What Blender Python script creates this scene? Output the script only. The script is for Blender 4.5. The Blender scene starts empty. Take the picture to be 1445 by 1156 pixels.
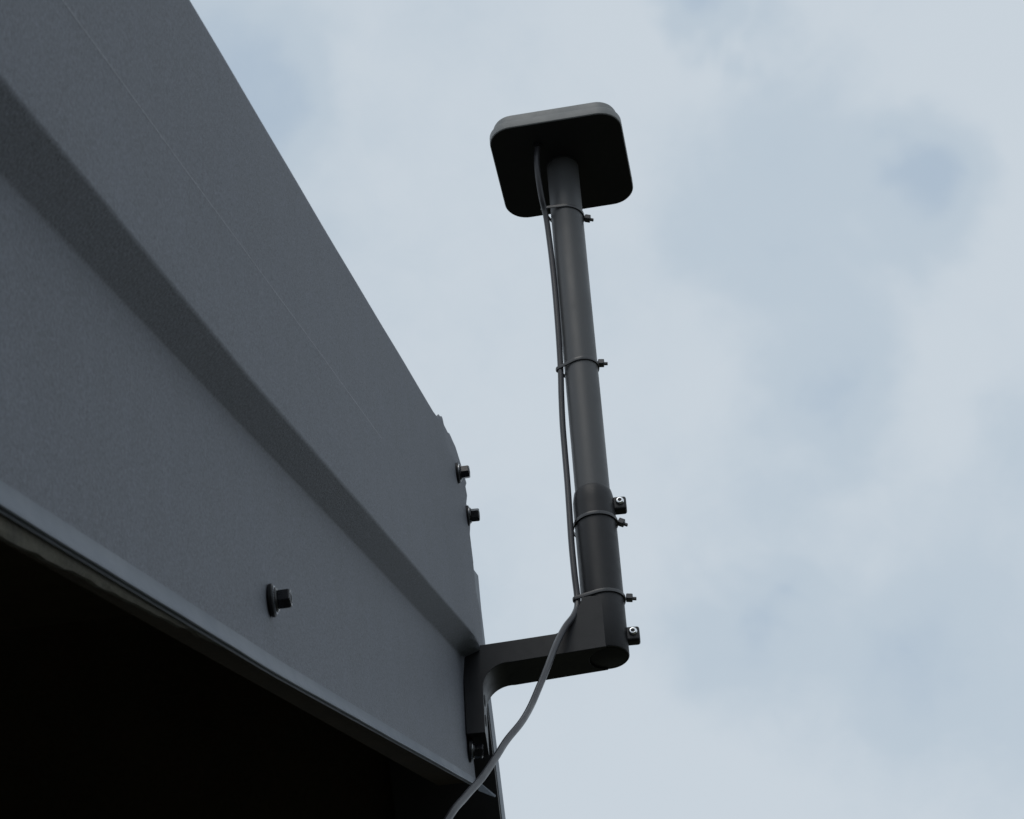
import bpy, bmesh, math, random
import numpy as np
from mathutils import Vector, Matrix
random.seed(7); rng = np.random.default_rng(7)
S = bpy.context.scene
K = 0.001                                   # everything below is measured in millimetres

# ------------------------------------------------------------------ camera
cd = bpy.data.cameras.new('camera'); cam = bpy.data.objects.new('camera', cd)
S.collection.objects.link(cam); S.camera = cam
cd.sensor_width = 36; cd.lens = 3500/1445*36; cd.clip_start = 0.02; cd.clip_end = 2000
Rx = Vector((0.9953, 0.0800, -0.0537)); Ry = Vector((-0.0919, 0.6208, -0.7786)); Rz = Vector((-0.0289, 0.7799, 0.6253))
cam.matrix_world = Matrix(((Rx.x, -Ry.x, -Rz.x, -0.6388*K), (Rx.y, -Ry.y, -Rz.y, -1424.97*K),
                           (Rx.z, -Ry.z, -Rz.z, -920.68*K), (0, 0, 0, 1)))
cd.dof.use_dof = True; cd.dof.focus_distance = 1.66; cd.dof.aperture_fstop = 85

# ------------------------------------------------------------------ sky and sun
SUN_EL, SUN_AZ = math.radians(58), math.radians(-163)   # azimuth from +Y, clockwise seen from above
world = bpy.data.worlds.new('World'); S.world = world; world.use_nodes = True
wn = world.node_tree.nodes; wl = world.node_tree.links; wn.clear()
def N(t, **k):
    n = wn.new(t)
    for a, b in k.items(): setattr(n, a, b)
    return n
def wmath(op, a, b=None, c=None, clamp=False):
    m = N('ShaderNodeMath', operation=op, use_clamp=clamp)
    for i, v in enumerate((a, b, c)):
        if v is None: continue
        if isinstance(v, (int, float)): m.inputs[i].default_value = v
        else: wl.new(v, m.inputs[i])
    return m.outputs[0]
def wmap(v, a, b, c=0., d=1.):
    m = N('ShaderNodeMapRange', interpolation_type='SMOOTHSTEP')
    wl.new(v, m.inputs[0])
    for i, q in enumerate((a, b, c, d)): m.inputs[1+i].default_value = q
    return m.outputs[0]
tc = N('ShaderNodeTexCoord')
def wnoise(scale, detail, rough, off=(0, 0, 0), dist=0.):
    mp = N('ShaderNodeMapping'); mp.inputs['Location'].default_value = off
    wl.new(tc.outputs['Generated'], mp.inputs[0])
    n = N('ShaderNodeTexNoise'); n.inputs['Scale'].default_value = scale
    n.inputs['Detail'].default_value = detail; n.inputs['Roughness'].default_value = rough
    n.inputs['Distortion'].default_value = dist
    wl.new(mp.outputs[0], n.inputs['Vector']); return n.outputs['Fac']
sky = N('ShaderNodeTexSky', sky_type='NISHITA', sun_disc=False)
sky.sun_elevation = SUN_EL; sky.sun_rotation = SUN_AZ; sky.air_density = 1.0; sky.dust_density = 1.5
skyc = N('ShaderNodeVectorMath', operation='SCALE'); wl.new(sky.outputs[0], skyc.inputs[0]); skyc.inputs['Scale'].default_value = 0.9
# thin spots of the cloud deck, as directions: (direction, angular radius in degrees, how thin)
warp = wnoise(9, 4, .55, (3, 1, 2), .3)
thin = wmap(wnoise(3.2, 3, .5, (1.3, .4, 2.2), .4), .44, .74)
thin = wmath('MULTIPLY', thin, .35)
for d, rad, amt in [((.146, .7215, .6765), 1.3, .26), ((.1385, .7262, .6734), 1.0, .17), ((.1435, .7215, .6774), .7, .10), ((.1545, .7155, .6813), 1.0, .17), ((-.1150, .6800, .7245), 1.3, .42),
                    ((.074, .8262, .5584), 1.0, .34), ((.0752, .7209, .6889), 1.8, .22), ((.112, .7285, .674), 2.2, .13),
                    ((.0827, .8401, .5361), 1.9, .22), ((.050, .842, .537), 1.5, .30), ((.125, .838, .532), 1.5, .20), ((.1001, .7662, .6348), 1.5, .28),
                    ((.108, .785, .610), 1.2, .24), ((.062, .6725, .7378), 1.0, .66), ((.085, .6775, .730), .9, .30), ((.07, .81, .583), 1.8, .22),
                    ((.172, .79, .59), 1.2, .2)]:
    dp = N('ShaderNodeVectorMath', operation='DOT_PRODUCT'); wl.new(tc.outputs['Generated'], dp.inputs[0])
    nv = Vector(d).normalized(); dp.inputs[1].default_value = nv
    ang = wmath('ARCCOSINE', wmath('MINIMUM', dp.outputs['Value'], 1.0))
    r = math.radians(rad)
    ang = wmath('ADD', ang, wmath('MULTIPLY', wmath('SUBTRACT', warp, .5), -0.045 if rad < .9 else -0.10))
    thin = wmath('ADD', thin, wmath('MULTIPLY', wmap(ang, r*2.0, 0.), amt))
fine = wmath('ADD', wmath('MULTIPLY', wmath('SUBTRACT', wnoise(13, 6, .58, (7, 3, 1), .3), .5), .36), wmath('MULTIPLY', wmath('SUBTRACT', wnoise(55, 6, .6, (2, 9, 4), .5), .5), .15))
thin = wmath('ADD', thin, fine)
ramp = N('ShaderNodeValToRGB'); wl.new(thin, ramp.inputs[0])
cr = ramp.color_ramp; cr.interpolation = 'EASE'
cr.elements[0].position = 0.0; cr.elements[0].color = (.612, .680, .742, 1)
cr.elements[1].position = 1.3; cr.elements[1].color = (.36, .44, .62, 1)
e = cr.elements.new(.35); e.color = (.520, .605, .685, 1)
e = cr.elements.new(.70); e.color = (.44, .535, .640, 1)
cr.elements[-1].position = 1.0; cr.elements[-1].color = (.35, .44, .60, 1)
mixc = N('ShaderNodeMixRGB'); mixc.inputs[0].default_value = .94
wl.new(skyc.outputs[0], mixc.inputs[1]); wl.new(ramp.outputs[0], mixc.inputs[2])
bg = N('ShaderNodeBackground'); out = N('ShaderNodeOutputWorld')
# Nishita share enters at strength ~0.1, the cloud deck at its own radiance
bg.inputs['Strength'].default_value = 1.0
skyc.inputs['Scale'].default_value = 0.10
wl.new(mixc.outputs[0], bg.inputs[0]); wl.new(bg.outputs[0], out.inputs[0])

sd = bpy.data.lights.new('sun', 'SUN'); sun = bpy.data.objects.new('sun', sd); S.collection.objects.link(sun)
sd.energy = 0.7; sd.angle = math.radians(35); sd.color = (1, .96, .9)
sdir = Vector((math.sin(SUN_AZ)*math.cos(SUN_EL), math.cos(SUN_AZ)*math.cos(SUN_EL), math.sin(SUN_EL)))
sun.rotation_euler = sdir.to_track_quat('Z', 'Y').to_euler()
sun.location = sdir*5
S.view_settings.view_transform = 'Standard'; S.view_settings.look = 'None'
S.view_settings.exposure = 0; S.view_settings.gamma = 1; S.view_settings.use_curve_mapping = False
S.render.engine = 'CYCLES'

# ------------------------------------------------------------------ materials
def mat(name, col, rough=.5, metal=0., spec=.5, var=0., vscale=80, bump=0., bscale=600, streak=0., dust=0., coat=0., rvar=.08, fmul=12, low=1.):
    m = bpy.data.materials.new(name); m.use_nodes = True
    n = m.node_tree.nodes; l = m.node_tree.links; p = n['Principled BSDF']
    p.inputs['Base Color'].default_value = (*col, 1); p.inputs['Roughness'].default_value = rough
    p.inputs['Metallic'].default_value = metal; p.inputs['Specular IOR Level'].default_value = spec
    p.inputs['Coat Weight'].default_value = coat
    t = n.new('ShaderNodeTexCoord')
    def noise(sc, det=5, ro=.6, stretch=None):
        q = n.new('ShaderNodeTexNoise'); q.inputs['Scale'].default_value = sc; q.inputs['Detail'].default_value = det
        q.inputs['Roughness'].default_value = ro
        if stretch:
            mp = n.new('ShaderNodeMapping'); mp.inputs['Scale'].default_value = stretch
            l.new(t.outputs['Object'], mp.inputs[0]); l.new(mp.outputs[0], q.inputs['Vector'])
        else: l.new(t.outputs['Object'], q.inputs['Vector'])
        return q.outputs['Fac']
    if var:
        a = noise(vscale); b = noise(vscale*fmul, 3, .8)
        mx = n.new('ShaderNodeMath'); mx.operation = 'ADD'; 
        wa = n.new('ShaderNodeMath'); wa.operation = 'MULTIPLY_ADD'; l.new(a, wa.inputs[0]); wa.inputs[1].default_value = low; wa.inputs[2].default_value = .5-.5*low
        wb = n.new('ShaderNodeMath'); wb.operation = 'MULTIPLY_ADD'; l.new(b, wb.inputs[0]); wb.inputs[1].default_value = 2-low; wb.inputs[2].default_value = -.5+.5*low
        l.new(wa.outputs[0], mx.inputs[0]); l.new(wb.outputs[0], mx.inputs[1])
        src = mx.outputs[0]
        if streak:
            c = noise(30, 4, .6, (1, 1, .05)); m3 = n.new('ShaderNodeMath'); m3.operation = 'MULTIPLY_ADD'
            l.new(c, m3.inputs[0]); m3.inputs[1].default_value = streak; l.new(src, m3.inputs[2]); src = m3.outputs[0]
        r = n.new('ShaderNodeMapRange'); l.new(src, r.inputs[0])
        off = .5*streak
        r.inputs[1].default_value = .6+off; r.inputs[2].default_value = 1.4+off
        r.inputs[3].default_value = 1-var; r.inputs[4].default_value = 1+var
        s = n.new('ShaderNodeVectorMath'); s.operation = 'SCALE'; s.inputs[0].default_value = col
        l.new(r.outputs[0], s.inputs['Scale']); cur = s.outputs[0]
        if dust:
            dn = noise(vscale*4, 6, .75); dr = n.new('ShaderNodeMapRange'); l.new(dn, dr.inputs[0])
            dr.inputs[1].default_value = .58; dr.inputs[2].default_value = .78; dr.inputs[4].default_value = dust
            dm = n.new('ShaderNodeMixRGB'); l.new(dr.outputs[0], dm.inputs[0]); l.new(cur, dm.inputs[1])
            dm.inputs[2].default_value = (.30, .29, .26, 1); cur = dm.outputs[0]
        l.new(cur, p.inputs['Base Color'])
        rr = n.new('ShaderNodeMapRange'); l.new(a, rr.inputs[0]); rr.inputs[1].default_value = .3; rr.inputs[2].default_value = .7
        rr.inputs[3].default_value = max(.05, rough-rvar); rr.inputs[4].default_value = min(1, rough+rvar)
        l.new(rr.outputs[0], p.inputs['Roughness'])
    if bump:
        bn = noise(bscale, 4, .6); bu = n.new('ShaderNodeBump'); bu.inputs['Strength'].default_value = bump
        bu.inputs['Distance'].default_value = .0004; l.new(bn, bu.inputs['Height']); l.new(bu.outputs[0], p.inputs['Normal'])
    return m
M = dict(
    sheet=mat('painted_steel', (.134, .144, .168), .60, 0, .26, .48, 26, .9, 1000, 0, .12, fmul=30, low=.35, rvar=.02),
    trim=mat('painted_trim', (.125, .145, .175), .55, 0, .35, .08, 20, .15, 700),
    pale_ridge=mat('pale_crease_ridge', (.25, .26, .28), .5, 0, .4, .7, 60, fmul=10),
    post_shade=mat('post_shade_dark', (.022, .022, .025), .6, 0, .4, .2, 60),
    timber=mat('old_timber', (.115, .108, .085), .9, 0, .2, .45, 60, .6, 250, .8, .2),
    dark=mat('dark_stained_boards', (.075, .060, .045), .95, 0, .1, .3, 20),
    bolt=mat('black_oxide_bolt', (.007, .007, .010), .28, .0, .5, .2, 300),
    rubber=mat('rubber_washer', (.008, .008, .010), .5, 0, .3, .2, 200),
    zinc=mat('bright_zinc_screw', (.86, .87, .88), .25, 1, .5),
    zinc_dull=mat('glint_ring_steel', (.42, .43, .45), .3, 1, .5, .3, 500),
    pla=mat('black_printed_plastic', (.012, .012, .014), .45, 0, .34, .12, 90, .10, 500),
    pole=mat('dark_grey_tube', (.064, .065, .068), .45, 0, .5, .06, 40, .05, 900),
    housing=mat('grey_housing', (.185, .19, .19), .5, 0, .4, .05, 60, .08, 1500),
    base=mat('black_base_plastic', (.018, .018, .020), .6, 0, .3, .1, 100, .1, 900),
    cable=mat('cable_jacket', (.030, .029, .034), .34, 0, .5, .12, 60, .05, 300),
    tie=mat('nylon_tie', (.040, .040, .043), .32, 0, .6, .1, 200),
    ground=mat('dark_gravel_ground', (.052, .053, .036), .95, 0, .2, .35, 2, .5, 30),
)

# ------------------------------------------------------------------ helpers
def tag(o, label=None, cat=None, group=None, kind=None):
    for k, v in (('label', label), ('category', cat), ('group', group), ('kind', kind)):
        if v: o[k] = v
    return o
def wloc(p): 
    v = Vector((0, 0, 0))
    while p: v += p.location; p = p.parent
    return v
def mesh(name, V, F, m, parent=None, smooth=False, loc=None, bevel=0, seg=2, sharp=35):
    """V in world millimetres; the object is placed at loc (mm) or at its parent's base"""
    base = Vector(loc)*K if loc is not None else (wloc(parent) if parent else Vector((0, 0, 0)))
    me = bpy.data.meshes.new(name)
    me.from_pydata([Vector(v)*K - base for v in V], [], F)
    bm = bmesh.new(); bm.from_mesh(me); bmesh.ops.recalc_face_normals(bm, faces=bm.faces); bm.to_mesh(me); bm.free()
    me.materials.append(m)
    if smooth:
        me.polygons.foreach_set('use_smooth', [True]*len(me.polygons))
        me.set_sharp_from_angle(angle=math.radians(sharp))
    o = bpy.data.objects.new(name, me); S.collection.objects.link(o)
    if parent: o.parent = parent; o.location = base - wloc(parent)
    else: o.location = base
    if bevel:
        b = o.modifiers.new('bevel', 'BEVEL'); b.width = bevel*K; b.segments = seg; b.limit_method = 'ANGLE'
        b.angle_limit = math.radians(40); b.harden_normals = False
        me.polygons.foreach_set('use_smooth', [True]*len(me.polygons)); me.set_sharp_from_angle(angle=math.radians(50))
    return o
def empty(name, loc):
    o = bpy.data.objects.new(name, None); S.collection.objects.link(o); o.location = Vector(loc)*K
    o.empty_display_size = .02; return o
def lathe(prof, O=(0, 0, 0), ax=(0, 0, 1), seg=48, closed=False, hexa=False):
    """prof = [(radius, along)...]"""
    a = Vector(ax).normalized(); x = a.orthogonal().normalized(); y = a.cross(x); O = Vector(O)
    V = []; F = []
    if hexa: seg = 6
    for r, t in prof:
        for i in range(seg):
            q = 2*math.pi*i/seg; V.append(O + a*t + (x*math.cos(q) + y*math.sin(q))*r)
    n = len(prof)
    for j in range(n if closed else n-1):
        for i in range(seg):
            k = (i+1) % seg; j2 = (j+1) % n
            F.append((j*seg+i, j*seg+k, j2*seg+k, j2*seg+i))
    if not closed:
        F.append(tuple(range(seg))); F.append(tuple((n-1)*seg+i for i in range(seg)))
    return V, F
def catmull(P, n=8):
    P = [Vector(p) for p in P]; P = [P[0]*2-P[1]] + P + [P[-1]*2-P[-2]]; out = []
    for i in range(1, len(P)-2):
        a, b, c, d = P[i-1:i+3]
        for k in range(n):
            t = k/n
            out.append(.5*((2*b) + (c-a)*t + (2*a-5*b+4*c-d)*t*t + (3*b-a-3*c+d)*t**3))
    out.append(P[-2]); return out
def tube(path, r, seg=14):
    V = []; F = []; up = None
    for i, p in enumerate(path):
        t = (path[min(i+1, len(path)-1)] - path[max(i-1, 0)]).normalized()
        up = t.orthogonal().normalized() if up is None else (up - t*up.dot(t)).normalized()
        s = t.cross(up)
        for k in range(seg):
            q = 2*math.pi*k/seg; V.append(p + (up*math.cos(q) + s*math.sin(q))*r)
    for i in range(len(path)-1):
        for k in range(seg):
            a = i*seg+k; b = i*seg+(k+1) % seg; F.append((a, b, b+seg, a+seg))
    F.append(tuple(range(seg))); F.append(tuple(len(V)-seg+k for k in range(seg)))
    return V, F
def box(c, h, R=None):
    c = Vector(c); R = R or Matrix.Identity(3)
    V = [c + R @ Vector((sx*h[0], sy*h[1], sz*h[2])) for sx in (-1, 1) for sy in (-1, 1) for sz in (-1, 1)]
    return V, [(0, 1, 3, 2), (4, 6, 7, 5), (0, 4, 5, 1), (2, 3, 7, 6), (0, 2, 6, 4), (1, 5, 7, 3)]
def merge(*parts):
    V = []; F = []
    for v, f in parts:
        o = len(V); V += list(v); F += [tuple(i+o for i in q) for q in f]
    return V, F

# ------------------------------------------------------------------ ground
GZ = -2420.
tag(mesh('ground', [(-4e5, -4e5, GZ), (4e5, -4e5, GZ), (4e5, 4e5, GZ), (-4e5, 4e5, GZ)], [(0, 1, 2, 3)], M['ground']), kind='structure')

# ------------------------------------------------------------------ shed (wall frame: s along the verge, h across it, n outwards)
DW = Vector((.0474, .9, .4333)).normalized(); NN = Vector((.9986, -.0526, 0)).normalized(); UU = NN.cross(DW).normalized()
if UU.z < 0: UU = -UU
WO = Vector((-98.3, -14.8, 0))
def w3(s, h, n): return WO + DW*s + UU*h + NN*n
def sm(x, a, b):
    t = min(1, max(0, (x-a)/(b-a))); return t*t*(3-2*t)
ip = np.interp
shed = empty('shed', (w3(0, 0, 0).x-1200, 0, GZ))
tag(shed, 'dark grey metal clad shed edge with folded rib and black open underside', 'shed')

def facU(s): return ip(s, [-1094, -789, -67], [12.0, 8.7, 10.1])
def crease(s): return ip(s, [-1026, -63], [60., 64.7])
def lipU(s): return ip(s, [-1100, -690, -115, 10], [-85.6, -86.4, -82.2, -82.0])
def lipL(s): return ip(s, [-1100, -721, -40, 72], [-95.2, -95.7, -89.8, -88.9])
def topH(s): return ip(s, [-839, -146, -122, -118, -105, -90, -68, -60, -30, -19, 8], [136.4, 138.3, 139.5, 144.8, 143.5, 146.0, 152.5, 150.5, 148.5, 151.5, 147.1])
def send(h):
    return ip(h, [-30, -26, 0, 12.5, 33, 47, 63, 79, 86, 93.6, 100, 108.5, 115.4, 120, 124, 129, 134, 138, 142, 147, 150, 153],
                 [8, 30, 30, 30, 26, 21, 11, 17, 14, 20, 23, 16, 24, 17, 25, 13, 10, 4, 8, 6, -8, -18])
stat = list(np.arange(-2000, -146, 26.)) + [-146.]
tail = [.08, .16, .24, .32, .38, .44, .50, .56, .62, .68, .73, .78, .83, .87, .90, .93, .96, 1.0]
def profile(s):
    rd = float(ip(s, [-1100, -700, -250, -100], [.17, .13, .02, .0]))
    c = crease(s); f = facU(s); t = topH(s); L = lipU(s)
    P = [(L, 0), (L*.7, 0), (L*.4, 0), (-26, 0), (-14, 0), (-5, 0), (-.6, 0), (.3, .25), (1.0, .9), (f*.35, 4.3), (f*.65, 8.0),
         (f-.7, 11.8), (f+.1, 12.5), (f+1.1, 12.7), (f+10, 12.7), (33, 12.7), (47, 12.7), (c-.5, 12.7), (c-.15, 12.7+rd), (c+.15, 12.7+rd), (c+.5, 12.7),
         (79, 12.7), (86, 12.7), (93.6, 12.7), (100, 12.7), (108, 12.7), (115, 12.7), (120, 12.7), (124, 12.7), (129, 12.7), (t-3, 12.7), (t-.8, 12.6), (t, 12.0)]
    return P
def wav(s, h): return (.16*math.sin(s*.011+h*.03) + .05*math.sin(s*.037+h*.09))*sm(h, -82, -50)
np_ = len(profile(0)); V = []; F = []
cols = []
for s in stat:
    cols.append([(s, h, n + wav(s, h)) for h, n in profile(s)])
for t in tail:
    col = []
    pe = profile(30)
    for k in range(np_):
        s_e = float(send(pe[k][0])); s = -146 + t*(s_e+146)
        h, n = profile(s)[k]
        n += wav(s, h)
        if -27 < h < 12:
            sf = -8 if h < 0 else -8 - 6.0*h
            q = sm(s, sf, sf+34)*sm(h, -30, -12)
            n += (12.6-n)*q
        if h > 112: n -= 3.5*sm(h, 132, 154)*sm(s, -100, -50)
        if s > -40: n += .5*math.sin(h*.21+s*.05)*sm(s, -40, 30) * (1 if h > 20 else 0)
        s += rng.normal()*1.2 if (t == 1.0 and h > 20) else 0
        col.append((s, h, n))
    cols.append(col)
nc = len(cols)
for c in cols: V += [w3(*q) for q in c]
for i in range(nc-1):
    for k in range(np_-1):
        a = i*np_+k; F.append((a, a+1, a+1+np_, a+np_))
sheet = mesh('cladding_sheet', V, F, M['sheet'], shed, smooth=True, sharp=50)
sheet.data.materials.append(M['pale_ridge'])
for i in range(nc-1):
    sheet.data.polygons[i*(np_-1)+18].material_index = 1 if cols[i][0][0] < -430 else 0  # crease ridge takes a paler colour along its near stretch
so = sheet.modifiers.new('thickness', 'SOLIDIFY'); so.thickness = .8*K; so.offset = -1
# check that the thickness grows away from the visible face
wnm = sheet.modifiers.new('normals', 'WEIGHTED_NORMAL'); wnm.keep_sharp = True; wnm.weight = 80
me = sheet.data; nsum = Vector((0, 0, 0))
for p in me.polygons: nsum += p.normal
if nsum.dot(NN) < 0: me.flip_normals()

# drip edge: kicked-out hem under the sheet
V = []; F = []
ss = list(np.arange(-2000, -20, 30.)) + [-20, -8, 0, 6]
for s in ss:
    a = float(lipU(s)); b = float(lipL(s)); w = .25*math.sin(s*.02) + .15*math.sin(s*.07+1)
    b += 1.9
    P = [(a+.5, .02), (a-1.0, .10), (a-2.2, .35), (a-3.4, .8), (a-4.8, 1.45), (b+1.2, 2.35+w*.5), (b+.2, 2.8+w*.5), (b-.3, 2.75+w*.5), (b-.5, 2.3+w*.5), (b+.9, 1.5), (b+.9, 1.1), (b-.7, 1.0), (b-.9, .5), (b+2, .1)]
    V += [w3(s, h, n) for h, n in P]
m_ = len(P)
for i in range(len(ss)-1):
    for k in range(m_-1):
        a = i*m_+k; F.append((a, a+1, a+1+m_, a+m_))
mesh('drip_edge', V, F, M['trim'], shed, smooth=True, sharp=50)
# bent tip of the hem that pokes past the corner
tip = [w3(3, -82, .5), w3(3, -90, 1.5), w3(12, -95.0, 11.5), w3(14, -93.6, 12)]
V = tip + [p - NN*.3 + DW*1.2 for p in tip]
mesh('drip_edge_tip', V, [(0, 1, 2, 3), (7, 6, 5, 4), (0, 4, 5, 1), (1, 5, 6, 2), (2, 6, 7, 3), (3, 7, 4, 0)], M['trim'], shed)

# rough timber batten behind the hem
V = []; F = []
ss = list(np.arange(-2000, 0, 9.))
for i, s in enumerate(ss):
    b = float(ip(s, [-2000, -1500, -1074, -1009, -880, -737, -400, 0], [-111, -104.6, -98.8, -97.5, -95.2, -90.9, -87.5, -85.5]))
    j = .18*math.sin(s*.05)+.12*math.sin(s*.17+2)+rng.normal()*.22
    for h, n in [(-70, -.9), (b+1.2, -.8), (b+j, -1.4+rng.normal()*.15), (b+j+.3, -3.2), (-70, -3.4)]:
        V.append(w3(s, h, n))
for i in range(len(ss)-1):
    for k in range(5):
        a = i*5+k; b = i*5+(k+1) % 5; F.append((a, b, b+5, a+5))
F += [(0, 1, 2, 3, 4), tuple(len(V)-5+k for k in range(5))]
mesh('batten', V, F, M['timber'], shed)

# corner trim post: lit outward face, shade of its near face put in as a dark strip
def post(h): return .185*(-17-h) if h < -17 else (1.5*math.sin(h*.12))
def prism(rows, m, name):
    V = []; F = []
    k = len(rows[0])
    for r in rows: V += r
    for i in range(len(rows)-1):
        for j in range(k):
            a = i*k+j; b = i*k+(j+1) % k; F.append((a, b, b+k, a+k))
    F += [tuple(range(k)), tuple(len(V)-k+j for j in range(k))]
    return mesh(name, V, F, m, shed, smooth=True, sharp=40)
hs = [62.5, 60, 52, 44, 36, 26, 16, 6, -8, -17, -40, -80, -120, -200, -400, -900, -1500, -2960]
prism([[w3(s0+post(h), h, 12.0), w3(49.5+post(h), h, 12.0), w3(50.5+post(h), h, 11.2), w3(50.5+post(h), h, -60), w3(s0+post(h), h, -60)] for h in hs for s0 in [24 if h < -10 else 2]], M['trim'], 'corner_trim')
prism([[w3(20+post(h), h, 11.2), w3(23.6+post(h), h, 11.6), w3(23.6+post(h), h, -60), w3(20+post(h), h, -60)] for h in hs[8:]], M['post_shade'], 'post_shade_strip')

# roof and inner faces of the open shed
def slab(name, s0, s1, h0, h1, n0, n1, m):
    V = [w3(s, h, n) for s in (s0, s1) for h in (h0, h1) for n in (n0, n1)]
    return mesh(name, V, [(0, 1, 3, 2), (4, 6, 7, 5), (0, 4, 5, 1), (2, 3, 7, 6), (0, 2, 6, 4), (1, 5, 7, 3)], m, shed)
slab('roof', -2000, -130, 128, 140, -2600, 9.2, M['trim'])
slab('ceiling', -1995, 25, 60, 127, -2590, -25, M['dark'])
slab('fascia_board', -1995, -2, -84, 59, -24.5, -4, M['dark'])
def vwall(name, a, b, th, m):                       # upright wall between two verge points, down to the ground
    V = []
    for q in (0, 1):
        o = th*q
        for p in (a, b): V += [p + o, Vector((p.x, p.y, GZ+1)) + o]
    return mesh(name, V, [(0, 1, 3, 2), (4, 6, 7, 5), (0, 4, 5, 1), (2, 3, 7, 6), (0, 2, 6, 4), (1, 5, 7, 3)], m, shed)
V = [w3(24.2+post(h)+ds, h, n) for ds in (0, 50) for h in (62, -2960) for n in (-6, -2590)]
mesh('far_wall', V, [(0, 1, 3, 2), (4, 6, 7, 5), (0, 4, 5, 1), (2, 3, 7, 6), (0, 2, 6, 4), (1, 5, 7, 3)], M['dark'], shed)
vwall('near_wall', w3(-1990, 62, -26), w3(-1990, 62, -2590), Vector((0, -60, 0)), M['dark'])
vwall('back_wall', w3(-1990, 62, -2592), w3(20, 62, -2592), Vector((-60, 0, 0)), M['dark'])

# bolts: each a black hex-head screw with bonded washer
def bolt(s, h, n, tilt=(0, 0), r=6.6, first=[]):
    ax = (NN + DW*tilt[0] + UU*tilt[1]).normalized(); p = w3(s, h, n)
    if not first:
        Vh, Fh = merge(lathe([(5.0, 1.4), (5.3, 1.9), (5.2, 2.8), (4.6, 3.4)], seg=32), lathe([(4.0, 3.3), (4.35, 3.7), (4.35, 7.9), (3.9, 8.6), (2.5, 8.6), (2.3, 6.9)], hexa=True))
        me1 = mesh('bolt', Vh, Fh, M['bolt'], smooth=True, sharp=25); me2 = mesh('washer', *lathe([(6.4, 0), (6.75, .3), (6.75, 1.6), (6.4, 1.9), (4.5, 2.0)], seg=36), M['rubber'], smooth=True, sharp=25)
        me3 = mesh('glint_ring', *lathe([(5.1, 2.0), (5.75, 2.05), (5.75, 2.4), (5.2, 2.5)], seg=36), M['zinc_dull'], smooth=True, sharp=25)  # bright steel ring added to put glints on the bolts
        first += [me1, me2, me3]; a, b, c = me1, me2, me3
    else:
        a, b, c = [q.copy() for q in first]
        for q in (a, b, c): S.collection.objects.link(q)
    a.parent = shed; b.parent = a; c.parent = a
    q = Vector((0, 0, 1)).rotation_difference(ax)
    roll = random.random()
    a.matrix_local = Matrix.Translation(p*K - shed.location) @ (q.to_matrix() @ Matrix.Rotation(roll, 3, 'Z')).to_4x4() @ Matrix.Scale(r/6.6, 4)
    b.matrix_local = Matrix.Identity(4); c.matrix_local = Matrix.Identity(4)
bolt(-710.5, -63.7, .2, (.05, .02), 6.5)
bolt(-33, 119.8, 12.3, (.0, .0), 6.9)
bolt(7, 97.6, 12.3, (.02, -.03), 6.9)
bolt(-20, -65.2, .2, (.1, -.12), 7.4)

# ------------------------------------------------------------------ mounting bracket
br = empty('mounting_bracket', (-98, 0, -60))
tag(br, 'black plastic L-shaped arm bracket with round upright socket screwed to shed corner', 'bracket')
def arc(cx, cz, r, a0, a1, n=8):
    return [(cx + r*math.cos(math.radians(a0+(a1-a0)*i/n)), cz + r*math.sin(math.radians(a0+(a1-a0)*i/n))) for i in range(n+1)]
poly = [(-97.9, -60.5)] + [(-97.9, -4)] + arc(-85.5, -4, 12.4, 176, 96, 8) + [(-60, 10.2), (-34, 12.2)] + \
       [(-30.5, 13.6), (-27, 16.9), (-24, 20.6), (-21, 25), (-18, 30.0), (-15.8, 34.5), (-14.2, 39), (-13.6, 40.2), (-.4, 40.2), (-.4, -1.7)] + \
       [(-32, -4.45)] + arc(-66.5, -26, 18.8, 85, 176, 12) + [(-85.2, -60.5)]
V = [(x, y, z) for y in (-14.84, 14.84) for x, z in poly]; n_ = len(poly)
F = [tuple(range(n_)), tuple(range(2*n_-1, n_-1, -1))] + [(i, (i+1) % n_, (i+1) % n_+n_, i+n_) for i in range(n_)]
arm = mesh('arm', V, F, M['pla'], br, loc=(0, 0, 0))
cutter = mesh('cutter', *lathe([(12.7, -30), (12.7, 80)], seg=64), M['pla'])
bo = arm.modifiers.new('bore', 'BOOLEAN'); bo.operation = 'DIFFERENCE'; bo.solver = 'EXACT'; bo.object = cutter
bpy.context.view_layer.update()
me2 = bpy.data.meshes.new_from_object(arm.evaluated_get(bpy.context.evaluated_depsgraph_get()))
arm.modifiers.clear(); arm.data = me2; me2.name = 'arm'
me2.polygons.foreach_set('use_smooth', [True]*len(me2.polygons)); me2.set_sharp_from_angle(angle=math.radians(28))
for p in me2.polygons:
    if abs(p.normal.y) > .99: p.use_smooth = False
bpy.data.objects.remove(cutter, do_unlink=True)
bv = arm.modifiers.new('bevel', 'BEVEL'); bv.width = .35*K; bv.segments = 2; bv.limit_method = 'ANGLE'; bv.angle_limit = math.radians(60)
sock = mesh('socket', *lathe([(12.75, -1.0), (14.4, -1.2), (14.85, -.6), (14.85, 40), (14.85, 125), (14.7, 130), (14.1, 134.5), (13.5, 137.4), (13.1, 138), (12.75, 137.6)], seg=96, closed=True), M['pla'], br, smooth=True, sharp=40)
mesh('end_plug', *lathe([(12.72, 1.5), (12.72, -1.2), (12.3, -1.35)], seg=64), M['pla'], br, smooth=True, sharp=40)
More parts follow.
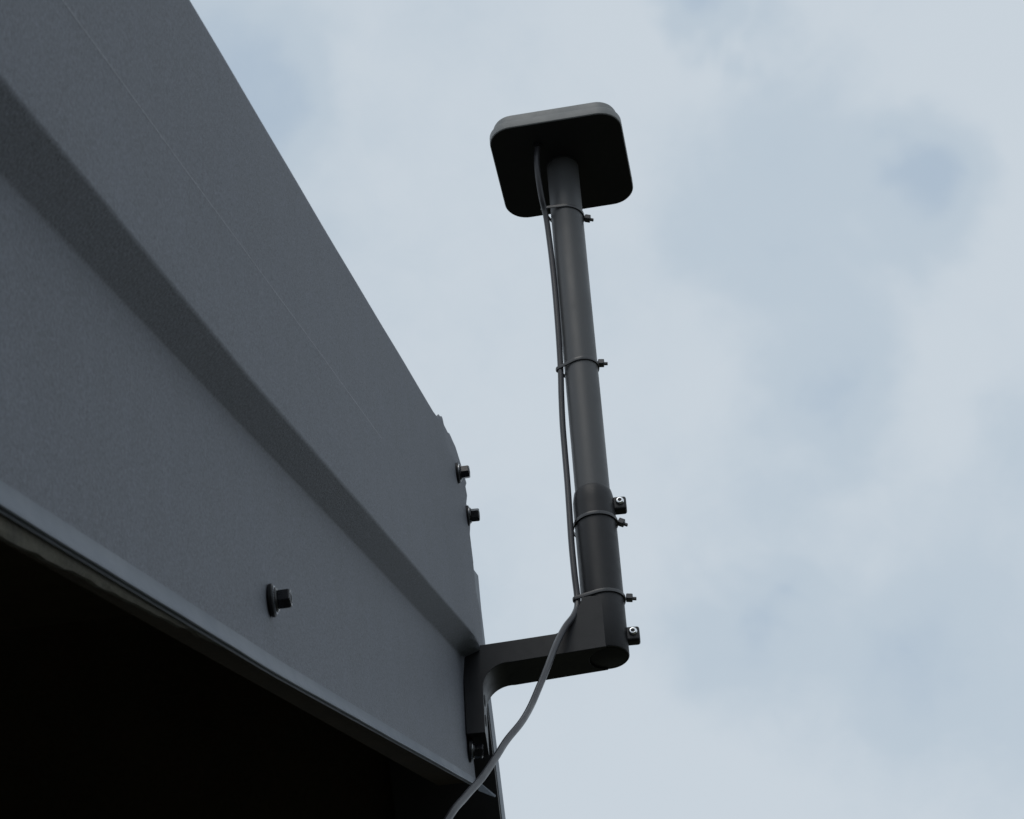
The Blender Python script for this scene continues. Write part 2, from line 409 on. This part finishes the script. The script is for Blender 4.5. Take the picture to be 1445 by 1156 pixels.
for z0, z1 in ((119.8, 131.2), (8.8, 20.2)):
    zc = (z0+z1)/2
    lug = mesh('clamp_lug', *box((18.2, .1, zc), (5.0, 4.1, (z1-z0)/2)), M['pla'], br, bevel=1.8, seg=4)
    sx, sz = 18.6, zc+.9
    head = mesh('screw', *lathe([(1.15, .9), (1.25, .15), (1.6, 0), (2.5, .3), (2.95, 1.1), (3.0, 2.4)][::1], (sx, -6.1, sz), (0, 1, 0), 32), M['zinc'], lug, smooth=True, sharp=60)
    mesh('hex_recess', *lathe([(1.35, 0), (1.35, .35)], (sx, -6.25, sz), (0, 1, 0), hexa=True), M['rubber'], head)
for z in (-30.5, -46):
    mesh('mounting_screw', *lathe([(4.0, 0), (4.0, .35), (2.4, .9)], (-85.1, -6, z), (1, 0, 0), 28), M['rubber'], br, smooth=True, sharp=30)

# ------------------------------------------------------------------ mast pole
PH = 463.67
pole = mesh('mast_pole', *lathe([(10.6, 2), (12.5, 2), (12.5, PH-.3), (10.6, PH-.3)], seg=96, closed=True), M['pole'], loc=(0, 0, 2), smooth=True, sharp=40)
tag(pole, 'slim dark grey round tube rising from the black bracket socket', 'pole')

# ------------------------------------------------------------------ antenna
ant = empty('antenna', (0, 0, PH))
tag(ant, 'flat square antenna with rounded corners and black underside on top of pole', 'antenna')
def rsq(s, r, n=10):
    h = s/2-r; P = []
    for cx, cy, a in ((h, h, 0), (-h, h, 90), (-h, -h, 180), (h, -h, 270)):
        P += [(cx + r*math.cos(math.radians(a+90*i/n)), cy + r*math.sin(math.radians(a+90*i/n))) for i in range(n+1)]
    return P
phi = -.089; tilt = Matrix.Identity(3)
def shell(rings):
    V = []; F = []
    for s, r, z in rings:
        for x, y in rsq(s, r): V.append(Vector((x*math.cos(phi)-y*math.sin(phi), x*math.sin(phi)+y*math.cos(phi), PH+z)))
    k = len(rsq(1, .1))
    for i in range(len(rings)-1):
        for j in range(k):
            a = i*k+j; b = i*k+(j+1) % k; F.append((a, b, b+k, a+k))
    F += [tuple(range(k)), tuple(len(V)-k+j for j in range(k))]
    return V, F
SZ = 104.75
mesh('base_plate', *shell([(SZ-1.2, 17.6, .0), (SZ-1.2, 17.6, 2.0)]), M['base'], ant, smooth=True, sharp=40)
mesh('lower_shell', *shell([(SZ-1.0, 17.7, .35), (SZ, 18.2, .9), (SZ, 18.2, 7.2), (SZ-.8, 17.9, 8.0), (SZ-6, 15, 8.2)]), M['housing'], ant, smooth=True, sharp=40)
mesh('lid', *shell([(SZ-6.5, 15.8, 8.3), (SZ-6.5, 15.8, 15.8), (SZ-8, 15.2, 17.4), (SZ-12, 13.5, 18.3), (SZ-30, 8, 18.8)]), M['housing'], ant, smooth=True, sharp=40)
mesh('pole_collar', *lathe([(12.6, PH-1.2), (13.0, PH-1), (13.1, PH+.2)], seg=64), M['base'], ant, smooth=True, sharp=60)
mesh('cable_gland', *lathe([(2.5, PH-2.5), (3.4, PH-2), (3.6, PH+.2)], (-17.8, -27.2, 0), seg=24), M['rubber'], ant, smooth=True)

# ------------------------------------------------------------------ cable
cab = [(-17.8,-27.2,463.7),(-19.6,-25.0,450.5),(-19.7,-21.0,435.0),(-18.4,-14.0,418.5),(-16.5,-8.0,406.4),(-15.4,-6.0,384.1),(-14.6,-5.5,355.3),(-14.3,-5.5,322.5),(-14.5,-5.5,287.1),(-15.2,-4.5,252.7),(-16.4,-4.0,226.3),(-17.2,-4.0,199.7),(-17.3,-4.0,173.5),(-17.3,-5.0,147.0),(-17.6,-6.0,121.1),(-18.0,-7.0,92.6),(-17.8,-8.0,65.8),(-17.3,-9.0,40.1),(-20.3,-14.0,26.5),(-27.2,-22.0,11.5),(-34.1,-34.0,-10.4),(-39.8,-48.0,-34.5),(-45.4,-62.0,-57.5),(-51.6,-80.0,-84.1),(-57.5,-100.0,-107.7),(-66.2,-120.0,-131.7),(-72.9,-140.0,-155.8),(-80.0,-160.0,-179.7),(-88.7,-180.0,-202.6),(-97.8,-200.0,-227.6),
       (-112, -225, -275), (-122, -235, -340), (-128, -235, -480), (-125, -232, -900), (-130, -230, -1500), (-120, -235, -2200), (-90, -260, -2390), (-20, -330, -2417), (150, -420, -2417)]
tag(mesh('cable', *tube(catmull(cab, 8), 2.25, 16), M['cable'], loc=cab[0], smooth=True), 'thin dark grey cable running down the pole and drooping past the bracket arm', 'cable')

# ------------------------------------------------------------------ cable ties
def hull_loop(c):                                   # convex outline round circles (x, y, r)
    pts = []
    for x, y, r in c:
        pts += [(x+r*math.cos(q*math.pi/24), y+r*math.sin(q*math.pi/24)) for q in range(48)]
    pts = sorted(set((round(a, 4), round(b, 4)) for a, b in pts))
    def half(ps):
        h = []
        for p in ps:
            while len(h) > 1 and (h[-1][0]-h[-2][0])*(p[1]-h[-2][1]) - (h[-1][1]-h[-2][1])*(p[0]-h[-2][0]) <= 0: h.pop()
            h.append(p)
        return h
    a = half(pts); b = half(pts[::-1]); return a[:-1] + b[:-1]
def tie(z0, slope, circles, headp, label, roll=0.):
    L = hull_loop(circles); V = []; F = []; k = len(L)
    cx = sum(p[0] for p in L)/k; cy = sum(p[1] for p in L)/k
    for x, y in L:
        d = Vector((x-cx, y-cy, 0)).normalized(); z = z0 + slope*x
        for o, dz in ((.12, -1.35), (1.1, -1.3), (1.3, 0), (1.1, 1.3), (.12, 1.35)):
            V.append(Vector((x, y, z+dz)) + d*o)
    for i in range(k):
        for j in range(5):
            a = i*5+j; b = i*5+(j+1) % 5; c = ((i+1) % k)*5
            F.append((a, b, c+(j+1) % 5, c+j))
    e = empty('cable_tie', (0, 0, z0))
    tag(e, label, 'cable tie', 'black cable ties round the pole and socket')
    mesh('band', V, F, M['tie'], e, smooth=True, sharp=40)
    R = Matrix.Rotation(roll, 3, 'Y')
    hp = Vector(headp)
    hd = mesh('head', *box(hp, (2.3, 2.6, 2.2), R), M['tie'], e, bevel=.6, seg=2)
    mesh('tail', *box(hp + R @ Vector((3.3, .3, -.3)), (1.6, 1.2, .8), R), M['tie'], hd, bevel=.2, seg=1)
tie(409.4, -.13, [(0, 0, 12.5), (-16.5, -8, 2.2)], (15.8, 0, 405.5), 'topmost black cable tie, just under the square antenna', .35)
tie(253.9, .10, [(0, 0, 12.5), (-15.5, -4, 2.2)], (15.2, 0, 258.0), 'black cable tie halfway up the bare grey tube', .1)
tie(110.3, .04, [(0, 0, 14.85), (-3.2, 3.5, 12.5)], (18.3, 0, 110.6), 'black cable tie just below the upper screw lug of the socket', .5)
tie(44.0, .10, [(0, 0, 14.85), (-17.3, -9, 2.2)], (18.6, 0, 46.0), 'lowest black cable tie, gathering the cable at the bottom of the socket', .15)
